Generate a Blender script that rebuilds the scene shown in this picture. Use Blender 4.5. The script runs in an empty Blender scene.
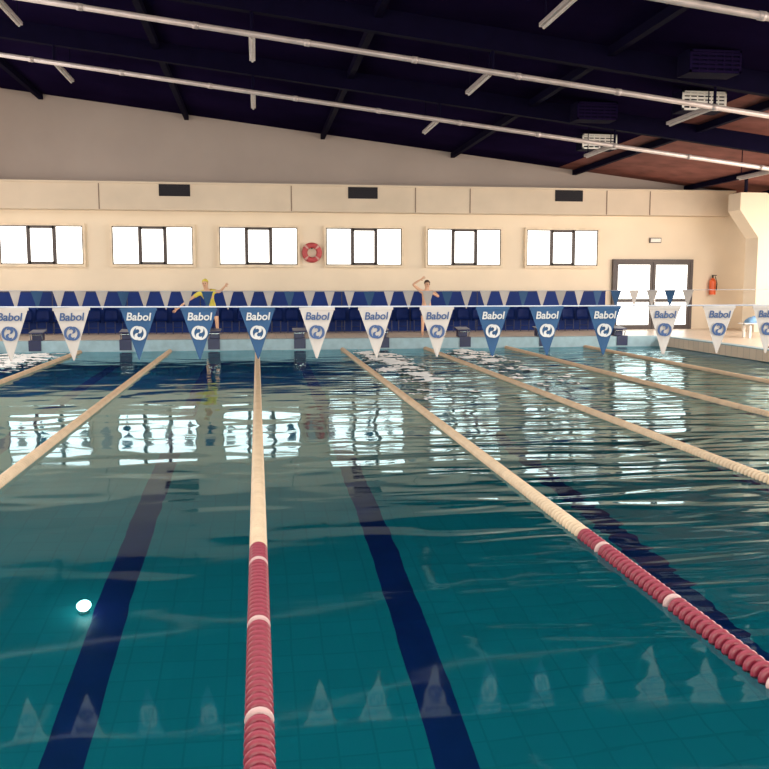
import bpy, bmesh, math, random
from mathutils import Vector, Matrix, noise as mnoise
random.seed(7)
scene = bpy.context.scene
scene.view_settings.view_transform = 'Standard'
COL = scene.collection

# ---------------------------------------------------------------- materials
def new_mat(name):
    m = bpy.data.materials.new(name); m.use_nodes = True
    nt = m.node_tree
    for n in list(nt.nodes): nt.nodes.remove(n)
    out = nt.nodes.new('ShaderNodeOutputMaterial')
    return m, nt, out

def mat(name, col, rough=0.6, metal=0.0, var=0.12, scale=4.0, bump=0.0, spec=0.5):
    m, nt, out = new_mat(name)
    p = nt.nodes.new('ShaderNodeBsdfPrincipled')
    p.inputs['Roughness'].default_value = rough
    p.inputs['Metallic'].default_value = metal
    p.inputs['Specular IOR Level'].default_value = spec
    tc = nt.nodes.new('ShaderNodeTexCoord')
    no = nt.nodes.new('ShaderNodeTexNoise'); no.inputs['Scale'].default_value = scale
    no.inputs['Detail'].default_value = 5
    nt.links.new(tc.outputs['Object'], no.inputs['Vector'])
    r = nt.nodes.new('ShaderNodeValToRGB')
    r.color_ramp.elements[0].position = 0.3; r.color_ramp.elements[1].position = 0.7
    r.color_ramp.elements[0].color = tuple(c*(1-var) for c in col)+(1,)
    r.color_ramp.elements[1].color = tuple(min(1, c*(1+var)) for c in col)+(1,)
    nt.links.new(no.outputs['Fac'], r.inputs['Fac'])
    nt.links.new(r.outputs['Color'], p.inputs['Base Color'])
    if bump:
        b = nt.nodes.new('ShaderNodeBump'); b.inputs['Strength'].default_value = bump
        b.inputs['Distance'].default_value = 0.02
        nt.links.new(no.outputs['Fac'], b.inputs['Height']); nt.links.new(b.outputs['Normal'], p.inputs['Normal'])
    nt.links.new(p.outputs[0], out.inputs[0])
    return m

def emis(name, col, s):
    m, nt, out = new_mat(name)
    e = nt.nodes.new('ShaderNodeEmission')
    tc = nt.nodes.new('ShaderNodeTexCoord'); no = nt.nodes.new('ShaderNodeTexNoise')
    no.inputs['Scale'].default_value = 1.2
    nt.links.new(tc.outputs['Object'], no.inputs['Vector'])
    r = nt.nodes.new('ShaderNodeValToRGB')
    r.color_ramp.elements[0].color = tuple(c*0.88 for c in col)+(1,)
    r.color_ramp.elements[1].color = tuple(col)+(1,)
    nt.links.new(no.outputs['Fac'], r.inputs['Fac']); nt.links.new(r.outputs['Color'], e.inputs['Color'])
    e.inputs['Strength'].default_value = s
    nt.links.new(e.outputs[0], out.inputs[0])
    return m

def tile_mat(name, col, grout, sx, sy, rough=0.35, axis='XY'):
    m, nt, out = new_mat(name)
    p = nt.nodes.new('ShaderNodeBsdfPrincipled'); p.inputs['Roughness'].default_value = rough
    tc = nt.nodes.new('ShaderNodeTexCoord'); mp = nt.nodes.new('ShaderNodeMapping')
    if axis == 'XZ': mp.inputs['Rotation'].default_value = (math.pi/2, 0, 0)
    br = nt.nodes.new('ShaderNodeTexBrick')
    br.offset = 0.0; br.inputs['Scale'].default_value = 1.0
    br.inputs['Brick Width'].default_value = sx; br.inputs['Row Height'].default_value = sy
    br.inputs['Mortar Size'].default_value = 0.008
    br.inputs['Color1'].default_value = tuple(col)+(1,)
    br.inputs['Color2'].default_value = tuple(c*0.92 for c in col)+(1,)
    br.inputs['Mortar'].default_value = tuple(grout)+(1,)
    nt.links.new(tc.outputs['Object'], mp.inputs[0]); nt.links.new(mp.outputs[0], br.inputs['Vector'])
    nt.links.new(br.outputs['Color'], p.inputs['Base Color']); nt.links.new(p.outputs[0], out.inputs[0])
    return m

def water_mat():
    m, nt, out = new_mat('water_surface')
    L = nt.links.new
    tc = nt.nodes.new('ShaderNodeTexCoord')
    def noise(sx, sy, scale, detail, dist=0.0):
        mp = nt.nodes.new('ShaderNodeMapping'); mp.inputs['Scale'].default_value = (sx, sy, 1)
        L(tc.outputs['Object'], mp.inputs[0])
        n = nt.nodes.new('ShaderNodeTexNoise'); n.inputs['Scale'].default_value = scale
        n.inputs['Detail'].default_value = detail; n.inputs['Distortion'].default_value = dist
        n.inputs['Roughness'].default_value = 0.45
        L(mp.outputs[0], n.inputs['Vector']); return n
    def math_(op, a, b):
        n = nt.nodes.new('ShaderNodeMath'); n.operation = op
        for i, s in enumerate((a, b)):
            if isinstance(s, (int, float)): n.inputs[i].default_value = s
            else: L(s, n.inputs[i])
        return n.outputs[0]
    def mrange(s, a, b, c, d):
        n = nt.nodes.new('ShaderNodeMapRange'); L(s, n.inputs['Value'])
        for k, v in zip(('From Min', 'From Max', 'To Min', 'To Max'), (a, b, c, d)): n.inputs[k].default_value = v
        return n.outputs[0]
    a = noise(0.9, 1.4, 0.9, 1.2, 0.4)
    b = noise(0.42, 1.8, 1.4, 1.3, 0.7)
    sep = nt.nodes.new('ShaderNodeSeparateXYZ'); L(tc.outputs['Object'], sep.inputs[0])
    mx_ = mrange(sep.outputs['X'], 0.6, 4.5, 0.12, 4.4)
    my_ = mrange(sep.outputs['Y'], 4.0, 8.5, 0.40, 1.0)
    h = math_('ADD', a.outputs['Fac'], math_('MULTIPLY', b.outputs['Fac'], mx_))
    h = math_('MULTIPLY', h, my_)
    bp = nt.nodes.new('ShaderNodeBump'); bp.inputs['Strength'].default_value = 1.0
    bp.inputs['Distance'].default_value = 0.016
    L(h, bp.inputs['Height'])
    fr = nt.nodes.new('ShaderNodeFresnel'); fr.inputs['IOR'].default_value = 1.38
    L(bp.outputs['Normal'], fr.inputs['Normal'])
    tr = nt.nodes.new('ShaderNodeBsdfRefraction'); tr.inputs['Color'].default_value = (0.38, 0.82, 0.86, 1)
    tr.inputs['IOR'].default_value = 1.33; tr.inputs['Roughness'].default_value = 0.0
    L(bp.outputs['Normal'], tr.inputs['Normal'])
    gl = nt.nodes.new('ShaderNodeBsdfGlossy'); gl.inputs['Roughness'].default_value = 0.045
    gl.inputs['Color'].default_value = (0.64, 0.88, 0.95, 1)
    L(bp.outputs['Normal'], gl.inputs['Normal'])
    mx = nt.nodes.new('ShaderNodeMixShader')
    L(fr.outputs[0], mx.inputs[0]); L(tr.outputs[0], mx.inputs[1]); L(gl.outputs[0], mx.inputs[2])
    L(mx.outputs[0], out.inputs[0])
    return m

M = dict(
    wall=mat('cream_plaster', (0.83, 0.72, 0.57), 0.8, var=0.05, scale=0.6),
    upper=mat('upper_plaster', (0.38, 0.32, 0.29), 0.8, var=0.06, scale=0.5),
    fascia=mat('fascia_concrete', (0.68, 0.58, 0.46), 0.8, var=0.06, scale=0.9),
    seam=mat('panel_seam', (0.25, 0.18, 0.14), 0.8),
    deck=tile_mat('deck_tile', (0.68, 0.56, 0.44), (0.4, 0.33, 0.27), 0.3, 0.3),
    poolwall=tile_mat('pool_wall_tile', (0.04, 0.40, 0.48), (0.03, 0.3, 0.38), 0.25, 0.25, axis='XZ'),
    poolfloor=tile_mat('pool_floor_tile', (0.022, 0.245, 0.28), (0.018, 0.20, 0.235), 0.25, 0.25),
    coping=mat('coping_tile', (0.28, 0.43, 0.50), 0.4),
    marking=mat('lane_marking_tile', (0.016, 0.018, 0.12), 0.4),
    water=water_mat(),
    foam=mat('foam', (0.88, 0.92, 0.93), 0.7, var=0.06, scale=8),
    ceil=mat('navy_ceiling_panel', (0.0085, 0.0050, 0.024), 0.9, var=0.3, scale=0.5, spec=0.0),
    beam=mat('navy_beam', (0.0035, 0.0025, 0.014), 0.8, spec=0.03),
    timber=mat('timber_panel', (0.17, 0.065, 0.055), 0.8, var=0.3, scale=1.5, spec=0.1),
    steel=mat('painted_steel_tube', (0.46, 0.40, 0.39), 0.35, metal=0.2),
    frame=mat('window_frame', (0.07, 0.055, 0.055), 0.5),
    lframe=mat('window_reveal', (0.80, 0.68, 0.52), 0.6),
    pane=emis('daylit_frosted_glass', (1.0, 0.95, 0.86), 4.2),
    pad=mat('blue_wall_panel', (0.006, 0.028, 0.17), 0.6, var=0.2, scale=0.8, spec=0.2),
    seatblue=mat('blue_seat_plastic', (0.006, 0.026, 0.17), 0.5, spec=0.2),
    navy=mat('navy_plastic', (0.006, 0.014, 0.07), 0.4),
    white=mat('white_plastic', (0.80, 0.78, 0.74), 0.45),
    black=mat('black_void', (0.01, 0.009, 0.015), 0.8),
    red=mat('red_float', (0.19, 0.011, 0.030), 0.4, var=0.25, scale=9),
    pink=mat('pale_float', (0.42, 0.27, 0.26), 0.4, var=0.2, scale=9),
    cream=mat('cream_float', (0.50, 0.375, 0.255), 0.4, var=0.1, scale=6),
    cable=mat('steel_cable', (0.05, 0.015, 0.03), 0.4),
    fwhite=mat('white_flag_fabric', (0.41, 0.385, 0.37), 0.8, var=0.05),
    fblue=mat('blue_flag_fabric', (0.014, 0.062, 0.155), 0.8, var=0.1),
    pblue=mat('blue_print', (0.03, 0.07, 0.18), 0.7),
    pwhite=mat('white_print', (0.45, 0.46, 0.47), 0.7),
    cord=mat('flag_cord', (0.40, 0.43, 0.50), 0.6),
    buoy=mat('red_buoy', (0.50, 0.07, 0.08), 0.5),
    band=mat('pale_band', (0.62, 0.35, 0.32), 0.6),
    orange=mat('orange_red_enamel', (0.75, 0.12, 0.03), 0.4),
    skin=mat('skin', (0.70, 0.42, 0.28), 0.6),
    yellow=mat('yellow_cloth', (0.72, 0.62, 0.10), 0.8),
    shorts=mat('dark_blue_cloth', (0.02, 0.03, 0.12), 0.8),
    hair=mat('brown_hair', (0.05, 0.03, 0.02), 0.8),
    towel=mat('light_blue_towel', (0.20, 0.38, 0.62), 0.9, bump=0.3),
    chrome=mat('chrome', (0.7, 0.7, 0.72), 0.15, metal=1.0),
    lamp=emis('reflection_glow_surface', (1.0, 0.95, 0.85), 9.0),  # glow of the bulb that stands in for a reflection on the water
    tube=mat('lamp_tube', (0.5, 0.45, 0.42), 0.4),
)

# ---------------------------------------------------------------- helpers
def tag(o, label=None, category=None, group=None, kind=None):
    if label: o['label'] = label
    if category: o['category'] = category
    if group: o['group'] = group
    if kind: o['kind'] = kind
    return o

def link(name, me, parent=None, loc=(0,0,0)):
    o = bpy.data.objects.new(name, me); COL.objects.link(o); o.location = loc
    if parent: o.parent = parent
    return o

def empty(name, loc):
    o = bpy.data.objects.new(name, None); COL.objects.link(o); o.location = loc; o.empty_display_size = 0.2
    return o

def finish(bm, name, mats, smooth=False, bevel=0.0):
    if bevel: bmesh.ops.bevel(bm, geom=list(bm.edges), offset=bevel, segments=2, affect='EDGES', profile=0.5)
    bmesh.ops.recalc_face_normals(bm, faces=bm.faces)
    me = bpy.data.meshes.new(name); bm.to_mesh(me); bm.free()
    for mm in mats: me.materials.append(mm)
    if smooth:
        for p in me.polygons: p.use_smooth = True
    return me

def add_box(bm, x0, x1, y0, y1, z0, z1, mi=0):
    vs = [bm.verts.new(v) for v in [(x0,y0,z0),(x1,y0,z0),(x1,y1,z0),(x0,y1,z0),(x0,y0,z1),(x1,y0,z1),(x1,y1,z1),(x0,y1,z1)]]
    for f in [(0,3,2,1),(4,5,6,7),(0,1,5,4),(1,2,6,5),(2,3,7,6),(3,0,4,7)]:
        fc = bm.faces.new([vs[i] for i in f]); fc.material_index = mi

def boxes(name, lst, mats, bevel=0.0):
    bm = bmesh.new()
    for b in lst: add_box(bm, *b)
    return finish(bm, name, mats, bevel=bevel)

def add_tube(bm, p0, p1, r, seg=10, mi=0, r2=None):
    p0, p1 = Vector(p0), Vector(p1); d = p1-p0
    q = d.to_track_quat('Z', 'Y').to_matrix().to_4x4()
    res = bmesh.ops.create_cone(bm, cap_ends=True, segments=seg, radius1=r, radius2=(r if r2 is None else r2), depth=d.length,
                                matrix=Matrix.Translation((p0+p1)/2) @ q)
    fs = set(f for v in res['verts'] for f in v.link_faces)
    for f in fs: f.material_index = mi

def prism(name, poly, axis, a, b, mats):
    bm = bmesh.new()
    def P(u, v, w): return (u, w, v) if axis == 'Y' else ((w, u, v) if axis == 'X' else (u, v, w))
    A = [bm.verts.new(P(u, v, a)) for u, v in poly]; B = [bm.verts.new(P(u, v, b)) for u, v in poly]
    bm.faces.new(A); bm.faces.new(B[::-1]); n = len(poly)
    for i in range(n): bm.faces.new([A[i], A[(i+1) % n], B[(i+1) % n], B[i]])
    return finish(bm, name, mats)

CZ = lambda x: 7.25 - 0.1166*x     # ceiling underside height
XL, XR, YN, YF = -12.0, 20.0, -6.0, 31.0
PX0, PX1, PY0, PY1 = -7.5, 12.5, 1.5, 26.5
DECK = 0.30; PZ = -2.3

# ---------------------------------------------------------------- structure
def S(o): o['kind'] = 'structure'; return o
S(link('wall_back', prism('wall_back', [(XL, 0), (XR, 0), (XR, 5.15), (XL, 5.15)], 'Y', YF, YF+0.3, [M['wall']])))
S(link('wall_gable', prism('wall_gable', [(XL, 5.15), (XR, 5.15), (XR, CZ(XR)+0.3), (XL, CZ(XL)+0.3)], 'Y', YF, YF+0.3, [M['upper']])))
S(link('wall_left', boxes('wall_left', [(XL-0.3, XL, YN, YF, 0, CZ(XL)+0.2)], [M['wall']])))
S(link('wall_right', boxes('wall_right', [(XR, XR+0.3, YN, YF, 0, CZ(XR)+0.2)], [M['wall']])))
S(link('wall_front', prism('wall_front', [(XL, 0), (XR, 0), (XR, CZ(XR)+0.2), (XL, CZ(XL)+0.2)], 'Y', YN-0.3, YN, [M['wall']])))

bm = bmesh.new()
xs = [XL, -8.0, 10.6, XR]
for i in range(3):
    x0, x1 = xs[i], xs[i+1]
    v = [bm.verts.new(p) for p in [(x0,YN,CZ(x0)),(x1,YN,CZ(x1)),(x1,YF+.3,CZ(x1)),(x0,YF+.3,CZ(x0)),
                                   (x0,YN,CZ(x0)+.25),(x1,YN,CZ(x1)+.25),(x1,YF+.3,CZ(x1)+.25),(x0,YF+.3,CZ(x0)+.25)]]
    for f in [(0,3,2,1),(4,5,6,7),(0,1,5,4),(1,2,6,5),(2,3,7,6),(3,0,4,7)]:
        fc = bm.faces.new([v[j] for j in f]); fc.material_index = 0 if i == 1 else 1
S(link('ceiling', finish(bm, 'ceiling', [M['ceil'], M['timber']])))

S(link('floor', boxes('floor', [
    (XL, PX0, YN, YF, 0.02, DECK), (PX1, XR, YN, YF, 0.02, DECK),
    (PX0, PX1, YN, PY0, 0.02, DECK), (PX0, PX1, PY1, YF, 0.02, DECK)], [M['deck']])))

seams = []
for x in [-9.2, -5.0, 1.2, 5.4, 7.3, 12.2, 13.8]:
    seams.append((x-0.015, x+0.015, 30.385, 30.4, 4.35, 5.18, 1))
S(link('trim_1', boxes('trim_1', [(XL, 16.9, 30.4, YF, 4.35, 5.18, 0), (XL, 17.0, 30.33, YF, 5.18, 5.24, 0)]+seams, [M['fascia'], M['seam']])))
S(link('trim_2', boxes('trim_2', [(XL, 12.45, 30.9, YF, DECK, 1.66, 0), (XL, 12.45, 30.87, YF, 1.66, 1.70, 1)] +
        [(x, x+0.03, 30.885, 30.9, DECK, 1.66, 1) for x in [XL+0.5+2.4*i for i in range(10)]], [M['pad'], M['navy']])))

def window(n, xc, z0=2.58, z1=3.84, w=2.62):
    x0, x1 = xc-w/2, xc+w/2; y = YF-0.10; t = 0.06
    m1, m2 = x0+w*0.345, x0+w*0.655
    L = [(x0-0.07, x1+0.07, y-0.02, YF, z1, z1+0.07, 1), (x0-0.07, x1+0.07, y-0.08, YF, z0-0.08, z0, 1),
         (x0-0.07, x0, y-0.02, YF, z0, z1, 1), (x1, x1+0.07, y-0.02, YF, z0, z1, 1),
         (x0, x1, y, YF, z1-0.035, z1, 0), (x0, x1, y, YF, z0, z0+0.035, 0),
         (x0, x0+0.035, y, YF, z0, z1, 0), (x1-0.035, x1, y, YF, z0, z1, 0),
         (m1-t, m1+t, y-0.03, YF, z0, z1, 0), (m2-t, m2+t, y-0.03, YF, z0, z1, 0),
         (m1, m2, y-0.03, YF, z1-0.09, z1, 0), (m1, m2, y-0.03, YF, z0, z0+0.09, 0)]
    o = S(link('window_%d' % n, boxes('window', L, [M['frame'], M['lframe']])))
    for a, b in [(x0+0.035, m1-t), (m1+t, m2-t), (m2+t, x1-0.035)]:
        link('pane', boxes('pane', [(a, b, y+0.03, y+0.05, z0+0.03, z1-0.03)], [M['pane']]), o)
WX = [-10.6, -6.95, -3.40, 0.10, 3.70, 7.23, 10.80]
for i in range(7):
    window(i+1, WX[i])

dx0, dx1, dz0, dz1 = 12.8, 15.65, DECK, 2.72
d = S(link('door_1', boxes('door_1', [(dx0-0.1, dx0, 30.86, YF, dz0, dz1+0.1), (dx1, dx1+0.1, 30.86, YF, dz0, dz1+0.1), (dx0, dx1, 30.86, YF, dz1, dz1+0.1)], [M['frame']])))
mid = (dx0+dx1)/2
for a, b in [(dx0, mid-0.01), (mid+0.01, dx1)]:
    t = 0.10; y0, y1 = 30.88, 30.96
    lf = link('door_leaf', boxes('door_leaf', [(a, a+t, y0, y1, dz0, dz1), (b-t, b, y0, y1, dz0, dz1), (a+t, b-t, y0, y1, dz1-t, dz1),
              (a+t, b-t, y0, y1, dz0, dz0+0.16), (a+t, b-t, y0, y1, 1.28, 1.40)], [M['frame']]), d)
    link('glass', boxes('glass', [(a+t, b-t, 30.92, 30.94, dz0+0.16, 1.28), (a+t, b-t, 30.92, 30.94, 1.40, dz1-t)], [M['pane']]), lf)
    hx = b-0.05 if a == dx0 else a+0.05
    bm = bmesh.new(); add_tube(bm, (hx, 30.80, 1.15), (hx, 30.80, 1.55), 0.02); add_tube(bm, (hx, 30.80, 1.2), (hx, 30.88, 1.2), 0.012); add_tube(bm, (hx, 30.80, 1.5), (hx, 30.88, 1.5), 0.012)
    link('handle', finish(bm, 'handle', [M['chrome']]), lf)

# ---------------------------------------------------------------- pool basin and water
L = [(PX0, PX1, PY0, PY1, PZ-0.1, PZ, 0)]
L += [(PX0-0.2, PX0, PY0-0.2, PY1+0.2, PZ-0.1, 0.0, 1), (PX1, PX1+0.2, PY0-0.2, PY1+0.2, PZ-0.1, 0.0, 1),
      (PX0, PX1, PY0-0.2, PY0, PZ-0.1, 0.0, 1), (PX0, PX1, PY1, PY1+0.2, PZ-0.1, 0.0, 1)]
for k in range(8):
    xc = -6.25+2.5*k
    L.append((xc-0.14, xc+0.14, PY0+2, PY1-2, PZ, PZ+0.004, 2))
    L.append((xc-0.5, xc+0.5, PY1-2, PY1-1.7, PZ, PZ+0.004, 2)); L.append((xc-0.5, xc+0.5, PY0+1.7, PY0+2, PZ, PZ+0.004, 2))
    L.append((xc-0.13, xc+0.13, PY1-0.01, PY1, -0.9, -0.1, 2))
tag(link('pool_basin', boxes('pool_basin', L, [M['poolfloor'], M['poolwall'], M['marking']])),
    "turquoise tiled swimming pool basin with dark lane lines", "swimming pool")
cp = [(PX0-0.25, PX0, PY0-0.25, PY1+0.25, DECK, DECK+0.02), (PX1, PX1+0.3, PY0-0.25, PY1+0.25, DECK, DECK+0.03),
      (PX0, PX1, PY0-0.25, PY0, DECK, DECK+0.02), (PX0, PX1, PY1-0.03, PY1+0.3, DECK, DECK+0.02), (PX0, PX1, PY1-0.03, PY1, 0.0, DECK)]
S(link('trim_3', boxes('trim_3', cp, [M['coping']])))
bm = bmesh.new()
v = [bm.verts.new(p) for p in [(PX0,PY0,0),(PX1,PY0,0),(PX1,PY1,0),(PX0,PY1,0)]]; bm.faces.new(v)
tag(link('pool_water', finish(bm, 'pool_water', [M['water']])), "clear teal pool water with gentle ripples", "water", kind="stuff")

# ---------------------------------------------------------------- lane ropes
PITCH = 0.070
def disc_profile(y):
    return [(y-0.021, 0.016), (y-0.019, 0.042), (y-0.010, 0.062), (y, 0.067), (y+0.010, 0.062), (y+0.019, 0.042), (y+0.021, 0.016)]
def lathe(bm, prof, x, seg, mi):
    rings = []
    for (y, r) in prof:
        rings.append([bm.verts.new((x+r*math.cos(2*math.pi*k/seg), y, r*math.sin(2*math.pi*k/seg))) for k in range(seg)])
    for i in range(len(rings)-1):
        for k in range(seg):
            f = bm.faces.new([rings[i][k], rings[i][(k+1) % seg], rings[i+1][(k+1) % seg], rings[i+1][k]])
            f.material_index = mi; f.smooth = True
    f = bm.faces.new(rings[0]); f.material_index = mi; f = bm.faces.new(rings[-1][::-1]); f.material_index = mi

def single_disc(mi):
    bm = bmesh.new(); lathe(bm, disc_profile(0), 0, 24, 0)
    return finish(bm, 'float_disc', [mi])
disc_red = single_disc(M['red']); disc_white = single_disc(M['pink'])
Z0 = 0.008
ropes = [-5.0, -2.5, 0.0, 2.5, 5.0, 7.5, 10.0]
for x in ropes:
    e = empty('lane_rope', (x, PY0, Z0))
    tag(e, "lane rope with red discs near the wall and cream discs beyond", "lane rope", group="pool lane ropes")
    bm = bmesh.new(); add_tube(bm, (0, 0, 0), (0, PY1-PY0-0.03, 0), 0.014, 8)
    link('cable', finish(bm, 'cable', [M['cable']]), e)
    individ = x in (0.0, 2.5)
    n = int((PY1-PY0-0.2)/PITCH)
    bm = bmesh.new()
    for i in range(n):
        yl = 0.1+PITCH*i; Y = yl+PY0
        red = yl < 5.0
        white = red and (i % 16) in (0,)
        if individ and Y > (3.0 if x == 0 else 3.9) and yl < 5.0:
            link('float_disc', disc_white if white else disc_red, e, (0, yl, 0))
        else:
            seg = 16 if Y < 12 else 10
            lathe(bm, disc_profile(yl), 0, seg, 2 if white else (0 if red else 1))
    o = link('float_string', finish(bm, 'float_string', [M['red'], M['cream'], M['pink']]), e)
    o['kind'] = 'stuff'

# ---------------------------------------------------------------- starting blocks
bm = bmesh.new(); add_box(bm, -0.14, 0.14, -0.10, 0.25, 0, 0.22); pm = finish(bm, 'pedestal', [M['navy']], bevel=0.015)
bm = bmesh.new()
vs = [bm.verts.new(p) for p in [(-.2,-.28,.20),(.2,-.28,.20),(.2,.30,.26),(-.2,.30,.26),(-.2,-.28,.24),(.2,-.28,.24),(.2,.30,.30),(-.2,.30,.30)]]
for f in [(0,3,2,1),(4,5,6,7),(0,1,5,4),(1,2,6,5),(2,3,7,6),(3,0,4,7)]: bm.faces.new([vs[i] for i in f])
tm = finish(bm, 'platform', [M['navy']], bevel=0.01)
bm = bmesh.new()
add_tube(bm, (-.16,-.15,.0), (-.16,-.24,.17), .012); add_tube(bm, (.16,-.15,.0), (.16,-.24,.17), .012); add_tube(bm, (-.16,-.24,.17), (.16,-.24,.17), .012)
gm = finish(bm, 'grab_bar', [M['chrome']])
fm = boxes('front_plate', [(-0.17, 0.17, -0.41, -0.385, -0.28, 0.0), (-0.17, 0.17, -0.41, -0.1, 0.0, 0.02)], [M['navy']])
for k in range(8):
    e = empty('starting_block', (-6.25+2.5*k, PY1+0.35, DECK+0.02))
    tag(e, "dark navy starting block at the pool edge", "starting block", group="starting blocks")
    for nm, me in [('pedestal', pm), ('platform', tm), ('grab_bar', gm), ('front_plate', fm)]: link(nm, me, e)

# ---------------------------------------------------------------- spectator seats along the blue wall
bm = bmesh.new(); N = 8
def shell(bm, pts, w, t, flare=0.0):
    rows = []
    for (y, z) in pts:
        rows.append([bm.verts.new((w*(i/N-0.5), y+0.03*(2*i/N-1)**2*(-1), z-flare*(2*i/N-1)**4)) for i in range(N+1)])
    for a in range(len(rows)-1):
        for i in range(N): bm.faces.new([rows[a][i], rows[a][i+1], rows[a+1][i+1], rows[a+1][i]])
    r = bmesh.ops.solidify(bm, geom=list(bm.faces), thickness=t)
shell(bm, [(0.16, 0.40), (0.20, 0.55), (0.23, 0.70), (0.25, 0.84)], 0.44, 0.02, 0.05); sb = finish(bm, 'backrest', [M['seatblue']], smooth=True)
bm = bmesh.new(); shell(bm, [(-0.22, 0.43), (-0.1, 0.41), (0.05, 0.40), (0.16, 0.41)], 0.42, 0.02); ss = finish(bm, 'seat', [M['seatblue']], smooth=True)
bm = bmesh.new()
for sx in (-0.15, 0.15): add_tube(bm, (sx, 0.0, 0.0), (sx, 0.0, 0.40), 0.015, 8)
add_tube(bm, (-0.15, 0, 0.2), (0.15, 0, 0.2), 0.012, 8); sl = finish(bm, 'leg_frame', [M['navy']])
for k in range(38):
    e = empty('stadium_seat', (-8.0+0.54*k, 30.3, DECK)); tag(e, "dark blue plastic spectator seat against the blue wall panel", "seat", group="row of spectator seats")
    link('backrest', sb, e); link('seat', ss, e); link('leg_frame', sl, e)

# ---------------------------------------------------------------- pennants
def flag_mesh(name, w, h, material, seed):
    rnd = random.Random(seed); ph = rnd.random()*6; bm = bmesh.new(); N = 8
    def P(u, v):
        ww = w*(1-v)*0.96+w*0.04
        return (ww*(u-0.5), 0.010*math.sin(3.0*u+2.2*v+ph)*v, -h*v)
    grid = [[bm.verts.new(P(i/6, j/N)) for i in range(7)] for j in range(N+1)]
    for j in range(N):
        for i in range(6):
            f = bm.faces.new([grid[j][i], grid[j][i+1], grid[j+1][i+1], grid[j+1][i]]); f.smooth = True
    add_box(bm, -w/2, w/2, -0.005, 0.005, -0.018, 0.006)
    return finish(bm, name, [material])

def text_mesh(body, size, material):
    cu = bpy.data.curves.new('t', 'FONT'); cu.body = body; cu.size = size; cu.align_x = 'CENTER'; cu.extrude = 0.001
    cu.shear = 0.15; cu.offset = 0.0016
    o = bpy.data.objects.new('t', cu); COL.objects.link(o)
    bpy.context.view_layer.update()
    me = bpy.data.meshes.new_from_object(o.evaluated_get(bpy.context.evaluated_depsgraph_get()))
    bpy.data.objects.remove(o)
    me.transform(Matrix.Rotation(math.pi/2, 4, 'X'))
    me.materials.clear(); me.materials.append(material); me.name = 'lettering'
    return me

def emblem_mesh(material):
    bm = bmesh.new()
    def leaf(cx, cz, R, a0, a1, w):
        n = 14; inner = []; outer = []
        for i in range(n+1):
            t = i/n; a = a0+(a1-a0)*t; th = w*math.sin(math.pi*t)**0.7+0.001
            outer.append((cx+(R+th/2)*math.cos(a), cz+(R+th/2)*math.sin(a))); inner.append((cx+(R-th/2)*math.cos(a), cz+(R-th/2)*math.sin(a)))
        ov = [bm.verts.new((p[0], 0, p[1])) for p in outer]; iv = [bm.verts.new((p[0], 0, p[1])) for p in inner]
        for i in range(n): bm.faces.new([ov[i], ov[i+1], iv[i+1], iv[i]])
    leaf(0, 0, 0.052, math.radians(80), math.radians(265), 0.020)
    leaf(0, 0, 0.052, math.radians(-100), math.radians(85), 0.020)
    leaf(0.0, 0.021, 0.019, math.radians(-90), math.radians(160), 0.022)
    leaf(0.0, -0.021, 0.019, math.radians(90), math.radians(340), 0.022)
    return finish(bm, 'emblem', [material])

TXT = {'w': text_mesh('Babol', 0.085, M['pblue']), 'b': text_mesh('Babol', 0.085, M['pwhite'])}
EMB = {'w': emblem_mesh(M['pblue']), 'b': emblem_mesh(M['pwhite'])}
FM = {c: [flag_mesh('pennant', 0.285, 0.405, M['fwhite'] if c == 'w' else M['fblue'], s) for s in (1, 2, 3)] for c in 'wb'}
def zc(x): return 1.80-0.04*(1-((x-2.5)/10.7)**2)

def cordline(y):
    bm = bmesh.new(); pts = [(-8.2+21.4*i/40, y, zc(-8.2+21.4*i/40)+0.004) for i in range(41)]
    for i in range(40): add_tube(bm, pts[i], pts[i+1], 0.006, 6)
    tag(link('rope', finish(bm, 'rope', [M['cord']])), "thin cord strung across the pool carrying pennants", "rope", group="pennant ropes")
cordline(7.2); cordline(21.5)
for y in (7.2, 21.5):
    for x in (-8.2, 13.2):
        e = empty('steel_pole', (x, y, DECK)); tag(e, "slim steel pole holding the pennant cord on the deck", "pole", group="pennant poles")
        bm = bmesh.new(); add_tube(bm, (0,0,0.03), (0,0,1.6), 0.025, 12); link('shaft', finish(bm, 'shaft', [M['chrome']]), e)
        bm = bmesh.new(); add_tube(bm, (0,0,0), (0,0,0.03), 0.12, 20, 0, 0.08); link('base', finish(bm, 'base', [M['chrome']]), e)

XO = {-4: 0.06, -3: 0.03, -2: 0.05, -1: 0.03, 0: 0.0, 1: -0.01, 2: -0.02, 3: 0.0, 4: -0.015, 5: -0.04, 6: -0.02, 7: 0.03, 8: 0.04}
for k in range(-6, 12):
    c = 'b' if (k+2) % 6 in (0, 1, 2) else 'w'
    x = 0.485*k+0.02+XO.get(k, 0)
    e = empty('pennant', (x, 7.2, zc(x)-0.005))
    tag(e, ("blue triangular pennant with white lettering and round emblem" if c == 'b' else "white triangular pennant with blue lettering and round emblem"), "flag", group="near row of pennants")
    e.rotation_euler = (random.uniform(-0.04, 0.04), random.uniform(-0.02, 0.02), random.uniform(-0.12, 0.12))
    link('fabric', FM[c][k % 3], e)
    link('lettering', TXT[c], e, (0, -0.012, -0.095))
    link('emblem', EMB[c], e, (0, -0.017, -0.195))
FF = {c: flag_mesh('pennant', 0.27, 0.42, M['fwhite'] if c == 'w' else M['fblue'], 9) for c in 'wb'}
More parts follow.
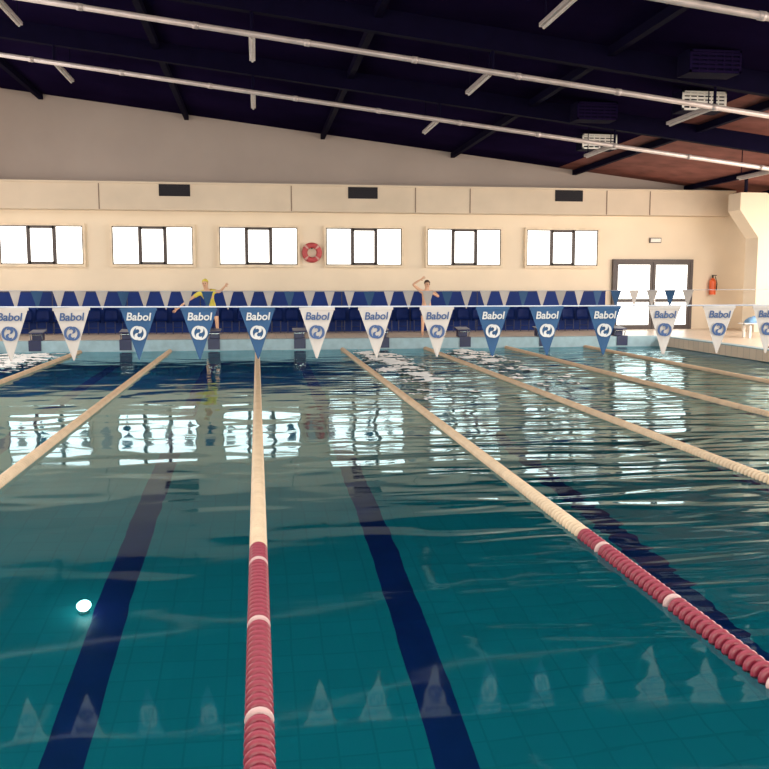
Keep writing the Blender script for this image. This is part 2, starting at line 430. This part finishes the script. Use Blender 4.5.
for k in range(-15, 23):
    x = 0.48*k+0.3
    c = 'b' if k % 4 == 1 or (k > 16 and k % 3 == 0) else 'w'
    o = link('pennant', FF[c], None, (x, 21.5, zc(x)-0.005))
    o.rotation_euler = (random.uniform(-0.05, 0.05), 0, random.uniform(-0.5, 0.5))
    tag(o, "small white triangular pennant on cord" if c == 'w' else "small blue triangular pennant on cord", "flag", group="far row of pennants")

# ---------------------------------------------------------------- roof trusses
BX = [-9.0, -4.5, 0.0, 4.5, 9.0, 13.5]
def sloped_box(bm, x0, x1, y0, y1, off0, off1, mi=0):
    vs = [bm.verts.new(p) for p in [(x0,y0,CZ(x0)-off0),(x1,y0,CZ(x1)-off0),(x1,y1,CZ(x1)-off0),(x0,y1,CZ(x0)-off0),
                                    (x0,y0,CZ(x0)-off1),(x1,y0,CZ(x1)-off1),(x1,y1,CZ(x1)-off1),(x0,y1,CZ(x0)-off1)]]
    for f in [(0,3,2,1),(4,5,6,7),(0,1,5,4),(1,2,6,5),(2,3,7,6),(3,0,4,7)]:
        fc = bm.faces.new([vs[i] for i in f]); fc.material_index = mi
for Y in (7.0, 12.0, 17.0, 22.0):
    e = empty('roof_truss', (0, Y, CZ(0)))
    tag(e, "roof truss with pale steel lower tube and dark upper beam", "roof truss", group="roof trusses")
    bm = bmesh.new(); sloped_box(bm, XL+0.01, XR-0.01, Y-0.09, Y+0.09, 0.42, 0.0)
    o = link('upper_beam', finish(bm, 'upper_beam', [M['beam']]), e); o.location = (0, -Y, -CZ(0))
    bm = bmesh.new(); add_tube(bm, (XL+0.02, Y, CZ(XL)-0.8), (XR-0.02, Y, CZ(XR)-0.8), 0.055, 12)
    for i in range(16):
        xx = XL+1+2.0*i; add_tube(bm, (xx-0.05, Y, CZ(xx-0.05)-0.8), (xx+0.05, Y, CZ(xx+0.05)-0.8), 0.065, 12)
    o = link('lower_tube', finish(bm, 'lower_tube', [M['steel']], smooth=True), e); o.location = (0, -Y, -CZ(0))
    for x in BX:
        bm = bmesh.new(); add_tube(bm, (x, Y, CZ(x)-0.8), (x, Y, CZ(x)-0.4), 0.03, 8)
        o = link('post', finish(bm, 'post', [M['beam']]), e); o.location = (0, -Y, -CZ(0))
for x in (-11.2, -6.8, -2.2, 2.3, 6.8, 11.2, 15.4, 18.0):
    bm = bmesh.new()
    add_box(bm, x-0.07, x+0.07, YN+0.01, YF-0.01, CZ(x)-0.18, CZ(x)-0.012)
    tag(link('purlin', finish(bm, 'purlin', [M['beam']])), "dark blue roof purlin under the ceiling panels", "beam", group="roof purlins")
for Y in (12.0, 17.0, 22.0):
    for x in BX:
        z = CZ(x)-0.8
        e = empty('batten_light', (x, Y+1.05, z)); tag(e, "long narrow pale batten lamp hung beside a roof truss", "ceiling lamp", group="batten lamps")
        link('housing', boxes('housing', [(-0.06, 0.06, -0.95, 0.95, 0.0, 0.07)], [M['steel']], bevel=0.01), e)
        bm = bmesh.new(); add_tube(bm, (0, -0.88, -0.02), (0, 0.88, -0.02), 0.025, 10); link('lamp_tube', finish(bm, 'lamp_tube', [M['tube']]), e)
        for yy in (-0.8, 0.8):
            bm = bmesh.new(); add_tube(bm, (0, yy, 0.06), (0, yy, 0.79), 0.012, 6); link('hanger', finish(bm, 'hanger', [M['beam']]), e)
for (x, y, pale) in [(9.6, 18.6, 1), (9.5, 24.3, 1), (8.4, 15.9, 0), (8.1, 20.9, 0)]:
    zt = CZ(x)-0.06
    e = empty('ventilation_unit', (x, y, zt)); tag(e, "pale ventilation unit with slotted grille under the ceiling" if pale else "dark ventilation unit with slotted grille under the ceiling", "air vent", group="ceiling ventilation units")
    link('housing', boxes('housing', [(-0.5, 0.5, 0, 0.5, -0.42, 0.0)], [M['beam']], bevel=0.01), e)
    lm = M['white'] if pale else M['ceil']
    g = [(-0.5, 0.5, -0.03, 0.0, -0.42, -0.38), (-0.5, 0.5, -0.03, 0.0, -0.06, -0.02), (-0.5, -0.46, -0.03, 0, -0.42, -0.02), (0.46, 0.5, -0.03, 0, -0.42, -0.02)]
    for i in range(4): g.append((-0.46, 0.46, -0.03, -0.005, -0.34+0.075*i, -0.295+0.075*i))
    for i in range(5): g.append((-0.32+0.16*i-0.012, -0.32+0.16*i+0.012, -0.028, -0.003, -0.38, -0.06))
    link('grille', boxes('grille', g, [lm]), e)

# ---------------------------------------------------------------- wall fittings
for x in (-9.4, -2.60, 3.60, 10.82):
    e = empty('wall_vent', (x, 30.4, 4.98)); tag(e, "black rectangular vent opening in the cream fascia", "vent", group="fascia vents")
    link('frame', boxes('frame', [(-0.5, 0.5, -0.02, 0, 0.15, 0.19), (-0.5, 0.5, -0.02, 0, -0.19, -0.15), (-0.5, -0.46, -0.02, 0, -0.15, 0.15), (0.46, 0.5, -0.02, 0, -0.15, 0.15)], [M['black']]), e)
    link('louvre', boxes('louvre', [(-0.46, 0.46, -0.008, 0, -0.15, 0.15)] + [(-0.46, 0.46, -0.018, -0.008, -0.12+0.06*i, -0.10+0.06*i) for i in range(5)], [M['black']]), e)

e = empty('lifebuoy', (1.90, 30.90, 3.00)); tag(e, "red ring lifebuoy with pale bands hung on the cream wall", "lifebuoy")
def torus(R, r, a0, a1, n, material, nm, squash=1.0):
    bm = bmesh.new(); rings = []
    full = abs(a1-a0-2*math.pi) < 1e-4
    for i in range(n if full else n+1):
        a = a0+(a1-a0)*i/n
        rings.append([bm.verts.new(((R+r*math.cos(b))*math.cos(a), r*squash*math.sin(b), (R+r*math.cos(b))*math.sin(a))) for b in [2*math.pi*k/10 for k in range(10)]])
    m = len(rings)
    for i in range(m if full else m-1):
        for k in range(10): bm.faces.new([rings[i][k], rings[i][(k+1) % 10], rings[(i+1) % m][(k+1) % 10], rings[(i+1) % m][k]])
    return finish(bm, nm, [material], smooth=True)
link('ring', torus(0.25, 0.095, 0, 2*math.pi, 36, M['buoy'], 'ring'), e)
for i in range(4):
    a = math.pi/4+i*math.pi/2; link('band', torus(0.25, 0.100, a-0.12, a+0.12, 5, M['band'], 'band'), e)
link('hook', boxes('hook', [(-0.02, 0.02, -0.02, 0.10, 0.13, 0.18)], [M['black']]), e)

e = empty('emergency_light', (14.3, 31.0, 3.5)); tag(e, "small emergency light above the glazed door", "emergency light")
link('housing', boxes('housing', [(-0.22, 0.22, -0.08, 0, -0.09, 0.09)], [M['frame']], bevel=0.01), e)
link('lens', boxes('lens', [(-0.19, 0.19, -0.095, -0.075, -0.065, 0.065)], [M['white']]), e)

e = empty('fire_extinguisher', (16.5, 30.82, 1.55)); tag(e, "orange red fire extinguisher mounted on the cream wall", "fire extinguisher")
bm = bmesh.new(); add_tube(bm, (0,0,0), (0,0,0.5), 0.12, 20); add_tube(bm, (0,0,0.5), (0,0,0.6), 0.12, 20, 0, 0.04); link('tank', finish(bm, 'tank', [M['orange']]), e)
bm = bmesh.new(); add_tube(bm, (0,0,0.6), (0,0,0.68), 0.03, 10); add_box(bm, -0.03, 0.14, -0.02, 0.02, 0.68, 0.71); link('valve', finish(bm, 'valve', [M['black']]), e)
bm = bmesh.new(); add_tube(bm, (0.1,0,0.66), (0.17,0,0.4), 0.015, 8); add_tube(bm, (0.17,0,0.4), (0.15,0,0.15), 0.02, 8); link('hose', finish(bm, 'hose', [M['black']]), e)
link('bracket', boxes('bracket', [(-0.05, 0.05, 0.1, 0.18, 0.2, 0.3)], [M['black']]), e)

S(link('trim_4', prism('trim_4', [(16.9, DECK), (18.2, DECK), (18.2, 5.0), (16.2, 5.0), (16.2, 4.42), (16.9, 3.5)], 'Y', 28.6, 29.4, [M['wall']])))
for (p0, p1) in [((16.6, 29.0, 5.02), (15.8, 27.6, CZ(15.8)-0.08)), ((17.2, 29.0, 5.02), (17.2, 25.5, CZ(17.2)-0.10))]:
    bm = bmesh.new(); add_tube(bm, p0, p1, 0.06, 10)
    tag(link('eave_strut', finish(bm, 'eave_strut', [M['beam']])), "dark diagonal strut between column head and roof", "strut", group="eave struts")

e = empty('bench', (16.0, 25.6, DECK)); tag(e, "low white bench on the pool deck", "bench")
link('seat', boxes('seat', [(-1.3, 1.3, -0.22+0.15*i, -0.10+0.15*i, 0.42, 0.45) for i in range(3)], [M['white']]), e)
for sx in (-1.1, 1.1):
    link('leg', boxes('leg', [(sx-0.03, sx+0.03, -0.2, -0.14, 0, 0.42), (sx-0.03, sx+0.03, 0.14, 0.2, 0, 0.42), (sx-0.03, sx+0.03, -0.2, 0.2, 0.38, 0.42)], [M['white']]), e)
def towel(x, w, h, m, lab):
    bm = bmesh.new(); N = 14; K = 8; g = []
    rnd = random.Random(int(x*10))
    for i in range(N+1):
        row = []
        for j in range(K+1):
            u, v = i/N, j/K
            hh = h*(math.sin(math.pi*u)**0.4)*(math.sin(math.pi*v)**0.4)*(0.75+0.35*rnd.random()) if 0 < i < N and 0 < j < K else 0.0
            row.append(bm.verts.new((x-w/2+w*u, 25.42+0.36*v, DECK+0.452+hh)))
        g.append(row)
    for i in range(N):
        for j in range(K):
            bm.faces.new([g[i][j], g[i+1][j], g[i+1][j+1], g[i][j+1]])
    bm.faces.new([g[0][j] for j in range(K+1)]+[g[i][K] for i in range(1, N+1)]+[g[N][j] for j in range(K-1, -1, -1)]+[g[i][0] for i in range(N-1, 0, -1)])
    tag(link('towel', finish(bm, 'towel', [m], smooth=True)), lab, "towel", group="towels on the bench")
towel(15.2, 0.7, 0.22, M['towel'], "crumpled light blue towel on the white bench")
towel(15.95, 0.6, 0.30, M['fwhite'], "crumpled white towel on the white bench")
towel(16.75, 0.8, 0.26, M['towel'], "crumpled light blue towel on the white bench")

e = empty('reflection_glow', (-1.47, 7.6, PZ)); tag(e, "small glowing bulb added on the pool floor as a reflected white spot", "lamp")  # glowing bulb added in place of a lamp's reflection on the water
bm = bmesh.new(); add_tube(bm, (0,0,0.006), (0,0,0.05), 0.04, 28); link('glow_base', finish(bm, 'glow_base', [M['white']]), e)
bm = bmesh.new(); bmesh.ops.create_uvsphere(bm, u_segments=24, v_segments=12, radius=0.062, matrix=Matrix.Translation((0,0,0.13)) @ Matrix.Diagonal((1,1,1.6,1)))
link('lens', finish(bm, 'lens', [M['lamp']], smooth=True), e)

# ---------------------------------------------------------------- foam wakes (clusters of small raised froth patches)
def foam(x0, x1, y0, y1, lab, seed, amt):
    bm = bmesh.new(); nx, ny = int((x1-x0)/0.045), int((y1-y0)/0.07); V = {}
    def val(i, j):
        u, v = i/nx, j/ny; x = x0+(x1-x0)*u; y = y0+(y1-y0)*v
        env = (max(0, math.sin(math.pi*u))**0.6)*(v**0.7)*(1-v**14)
        n = mnoise.fractal(Vector((x*1.6+seed*9, y*2.6, seed)), 0.8, 2.0, 4)
        return amt*env+0.55*n-0.33, x, y
    def vert(i, j):
        if (i, j) not in V:
            s, x, y = val(i, j)
            V[(i, j)] = bm.verts.new((x, y, 0.004+0.12*max(0.0, min(0.8, s))*(0.6+0.8*abs(mnoise.noise(Vector((x*9, y*9, seed)))))))
        return V[(i, j)]
    for j in range(ny):
        for i in range(nx):
            if val(i, j)[0] > 0:
                f = bm.faces.new([vert(i, j), vert(i+1, j), vert(i+1, j+1), vert(i, j+1)]); f.smooth = True
    tag(link('foam', finish(bm, 'foam', [M['foam']])), lab, "foam", kind="stuff")
foam(2.62, 4.0, 14.5, 26.2, "white foam wake trailing beside the lane rope", 1, 0.62)
foam(5.15, 6.7, 16.0, 26.2, "white foam wake on rippled water", 2, 0.50)
foam(-7.4, -5.1, 19.0, 26.2, "white foam wake near the lane rope", 3, 0.60)

# ---------------------------------------------------------------- people
def skin_obj(name, chain, material, parent, sub=2, root=0):
    vs, es = chain
    me = bpy.data.meshes.new(name); me.from_pydata([Vector(v[0]) for v in vs], es, [])
    o = bpy.data.objects.new(name, me); COL.objects.link(o)
    sk = o.modifiers.new('skin', 'SKIN'); sk.use_smooth_shade = True
    for i, v in enumerate(vs):
        r = v[1]; r = (r, r) if not isinstance(r, tuple) else r
        me.skin_vertices[0].data[i].radius = r; me.skin_vertices[0].data[i].use_root = (i == root)
    s = o.modifiers.new('sub', 'SUBSURF'); s.levels = sub; s.render_levels = sub
    bpy.context.view_layer.update()
    bk = bpy.data.meshes.new_from_object(o.evaluated_get(bpy.context.evaluated_depsgraph_get()))
    bpy.data.objects.remove(o); bk.materials.clear(); bk.materials.append(material); bk.name = name
    for p in bk.polygons: p.use_smooth = True
    return link(name, bk, parent)

def person(loc, J, label, top_mat, cap_mat, cap_name):
    e = empty('person', loc); tag(e, label, "person")
    vs = []; es = []
    def V(co, r): vs.append((co, r)); return len(vs)-1
    pel = V(J['pelvis'], (0.15, 0.11)); ab = V(J['waist'], (0.13, 0.10)); ch = V(J['chest'], (0.165, 0.115))
    nb = V(J['neck'], (0.06, 0.06)); hd = V(J['head0'], (0.075, 0.085)); hm = V(J['head1'], (0.085, 0.10)); ht = V(J['head2'], (0.06, 0.07))
    es += [(pel, ab), (ab, ch), (ch, nb), (nb, hd), (hd, hm), (hm, ht)]
    for s in ('L', 'R'):
        sh, el, wr = (Vector(J['sh'+s]), Vector(J['el'+s]), Vector(J['wr'+s]))
        a = V(sh, 0.062); b = V(el, 0.043); c = V(wr, 0.028)
        es += [(ch, a), (a, b), (b, c)]
        d = (wr-el).normalized(); side = d.cross(Vector((0, 1, 0)));
        if side.length < 0.2: side = d.cross(Vector((1, 0, 0)))
        side.normalize()
        palm = V(wr+d*0.06, (0.036, 0.022)); es.append((c, palm))
        nrm = d.cross(side)
        for q, (off, ln) in enumerate([(-0.03, 0.085), (-0.01, 0.10), (0.01, 0.095), (0.03, 0.075)]):
            k0 = V(wr+d*0.10+side*off, 0.010); k1 = V(wr+d*(0.10+ln*0.55)+side*off*1.15+nrm*0.008, 0.009); k2 = V(wr+d*(0.10+ln)+side*off*1.2+nrm*0.03, 0.007)
            es += [(palm, k0), (k0, k1), (k1, k2)]
        t0 = V(wr+d*0.04-side*0.045, 0.012); t1 = V(wr+d*0.085-side*0.065+nrm*0.01, 0.009); es += [(palm, t0), (t0, t1)]
        h, kn, an, to = J['hip'+s], J['kn'+s], J['an'+s], J['to'+s]
        a = V(h, 0.092); b = V(kn, 0.060); c = V(an, 0.040); t = V(to, (0.045, 0.028))
        es += [(pel, a), (a, b), (b, c), (c, t)]
    skin_obj('body', (vs, es), M['skin'], e)
    if top_mat:
        vt = [(J['waist'], (0.155, 0.125)), (J['chest'], (0.19, 0.14)), (Vector(J['chest']).lerp(Vector(J['neck']), 0.6), (0.09, 0.09))]
        et = [(0, 1), (1, 2)]
        pv = Vector(J['pelvis']); vt.append((pv, (0.165, 0.13))); et.append((0, 3))
        for s in ('L', 'R'):
            i = len(vt); vt.append((J['sh'+s], 0.078)); vt.append((Vector(J['sh'+s]).lerp(Vector(J['el'+s]), 0.6), 0.064)); et += [(1, i), (i, i+1)]
        skin_obj('shirt', (vt, et), top_mat, e)
    vt = [(J['pelvis'], (0.165, 0.125))]; et = []
    for s in ('L', 'R'):
        i = len(vt); vt.append((J['hip'+s], 0.108)); vt.append((Vector(J['hip'+s]).lerp(Vector(J['kn'+s]), 0.65), 0.095)); et += [(0, i), (i, i+1)]
    skin_obj('shorts', (vt, et), M['shorts'], e)
    h = Vector(J['head1']); f = Vector(J['face']).normalized(); up = (Vector(J['head2'])-Vector(J['head0'])).normalized(); sd = f.cross(up).normalized()
    f = up.cross(sd).normalized()
    rot = Matrix((sd, f, up)).transposed().to_4x4()
    T = Matrix.Translation(h) @ rot
    bm = bmesh.new(); bmesh.ops.create_uvsphere(bm, u_segments=20, v_segments=12, radius=0.108, matrix=T @ Matrix.Translation((0, -0.015, 0.03)) @ Matrix.Diagonal((0.88, 1.02, 1.0, 1)))
    bmesh.ops.bisect_plane(bm, geom=list(bm.verts)+list(bm.edges)+list(bm.faces), plane_co=h+up*0.03, plane_no=(-up+f*0.55).normalized(), clear_outer=True)
    link(cap_name, finish(bm, cap_name, [cap_mat], smooth=True), e)
    for sx in (-1, 1):
        bm = bmesh.new(); bmesh.ops.create_uvsphere(bm, u_segments=8, v_segments=6, radius=0.013, matrix=T @ Matrix.Translation((0.032*sx, 0.088, 0.0)))
        link('eye', finish(bm, 'eye', [M['black']], smooth=True), e)
        bm = bmesh.new(); bmesh.ops.create_uvsphere(bm, u_segments=8, v_segments=6, radius=0.03, matrix=T @ Matrix.Translation((0.088*sx, 0, -0.01)) @ Matrix.Diagonal((0.35, 0.7, 1, 1)))
        link('ear', finish(bm, 'ear', [M['skin']], smooth=True), e)
    bm = bmesh.new(); bmesh.ops.create_cone(bm, segments=8, radius1=0.02, radius2=0.008, depth=0.05, cap_ends=True, matrix=T @ Matrix.Translation((0, 0.098, -0.025)) @ Matrix.Rotation(-0.3, 4, 'X'))
    link('nose', finish(bm, 'nose', [M['skin']], smooth=True), e)
    bm = bmesh.new(); bmesh.ops.create_uvsphere(bm, u_segments=10, v_segments=6, radius=0.024, matrix=T @ Matrix.Translation((0, 0.082, -0.062)) @ Matrix.Diagonal((1, 0.4, 0.3, 1)))
    link('mouth', finish(bm, 'mouth', [M['buoy']], smooth=True), e)
    return e

person((-1.50, 28.0, DECK), dict(
    pelvis=(0.14,0.10,0.92), waist=(0.09,0.05,1.08), chest=(0.03,-0.05,1.32), neck=(-0.02,-0.12,1.50), head0=(-0.03,-0.15,1.56), head1=(-0.04,-0.18,1.66), head2=(-0.04,-0.18,1.75),
    shL=(0.21,-0.04,1.42), elL=(0.40,-0.14,1.40), wrL=(0.55,-0.30,1.56),
    shR=(-0.19,-0.08,1.38), elR=(-0.56,-0.20,1.14), wrR=(-0.86,-0.28,0.90),
    hipL=(0.24,0.10,0.86), knL=(0.28,0.04,0.48), anL=(0.30,0.10,0.09), toL=(0.32,-0.08,0.03),
    hipR=(0.04,0.10,0.86), knR=(0.0,0.0,0.48), anR=(-0.02,0.08,0.09), toR=(-0.04,-0.10,0.03), face=(-0.2,-1,-0.2)),
    "person in yellow top leaning with one arm stretched out", M['yellow'], M['yellow'], 'swim_cap')
person((5.35, 28.0, DECK), dict(
    pelvis=(0.0,0.05,0.90), waist=(0.0,0.04,1.07), chest=(0.0,0.0,1.30), neck=(0.0,-0.02,1.48), head0=(0.0,-0.04,1.54), head1=(0.0,-0.06,1.63), head2=(0.0,-0.05,1.72),
    shL=(0.20,0.0,1.40), elL=(0.34,-0.22,1.24), wrL=(0.12,-0.36,1.34),
    shR=(-0.20,0.0,1.42), elR=(-0.46,-0.05,1.62), wrR=(-0.24,-0.08,1.76),
    hipL=(0.10,0.05,0.84), knL=(0.12,0.0,0.47), anL=(0.13,0.06,0.09), toL=(0.15,-0.12,0.03),
    hipR=(-0.10,0.05,0.84), knR=(-0.12,0.0,0.47), anR=(-0.13,0.06,0.09), toR=(-0.15,-0.12,0.03), face=(0.2,-1,0)),
    "bare-chested swimmer on the deck with one arm bent by the head", None, M['hair'], 'hair')

# ---------------------------------------------------------------- lights
def area(name, loc, rot, sx, sy, power, col):
    l = bpy.data.lights.new(name, 'AREA'); l.shape = 'RECTANGLE'; l.size = sx; l.size_y = sy; l.energy = power; l.color = col
    o = bpy.data.objects.new(name, l); COL.objects.link(o); o.location = loc; o.rotation_euler = rot
    return o
area('fill_front', (4, -5.7, 3.2), (math.radians(90), 0, 0), 26, 3.5, 2500, (1.0, 0.92, 0.82))  # unseen area light added behind the camera to brighten the far wall
area('fill_right', (19.7, 14, 2.8), (math.radians(90), 0, math.radians(90)), 28, 3.2, 1500, (1.0, 0.90, 0.78))  # added fill light, out of view along the right wall
area('fill_left', (-11.7, 14, 3.0), (math.radians(90), 0, math.radians(-90)), 28, 3.5, 700, (1.0, 0.93, 0.88))  # added fill light, out of view along the left wall
area('fill_overhead', (2, 3.5, 6.2), (0, 0, 0), 16, 9, 1150, (0.95, 1.0, 0.97))  # overhead fill added out of view to light the pool floor
# added unseen fill strips along both long sides, brightening foam and deck
area('fill_roof_right', (17.6, 14.0, 4.7), (0, math.radians(38), 0), 1.6, 20, 2200, (1.0, 0.93, 0.84))
area('fill_roof_left', (-10.4, 14.0, 7.2), (0, math.radians(-38), 0), 1.6, 20, 1100, (1.0, 0.96, 0.92))
w = bpy.data.worlds.new('world'); scene.world = w; w.use_nodes = True
w.node_tree.nodes['Background'].inputs[0].default_value = (0.8, 0.85, 1.0, 1); w.node_tree.nodes['Background'].inputs[1].default_value = 0.4

# ---------------------------------------------------------------- camera
cam = bpy.data.cameras.new('camera'); co = bpy.data.objects.new('camera', cam); COL.objects.link(co)
cam.sensor_width = 36; cam.lens = 36*893/769
co.location = (0.02, 0, 1.95)
co.rotation_euler = (math.radians(90-6.45), 0, math.radians(-8.08))
scene.camera = co
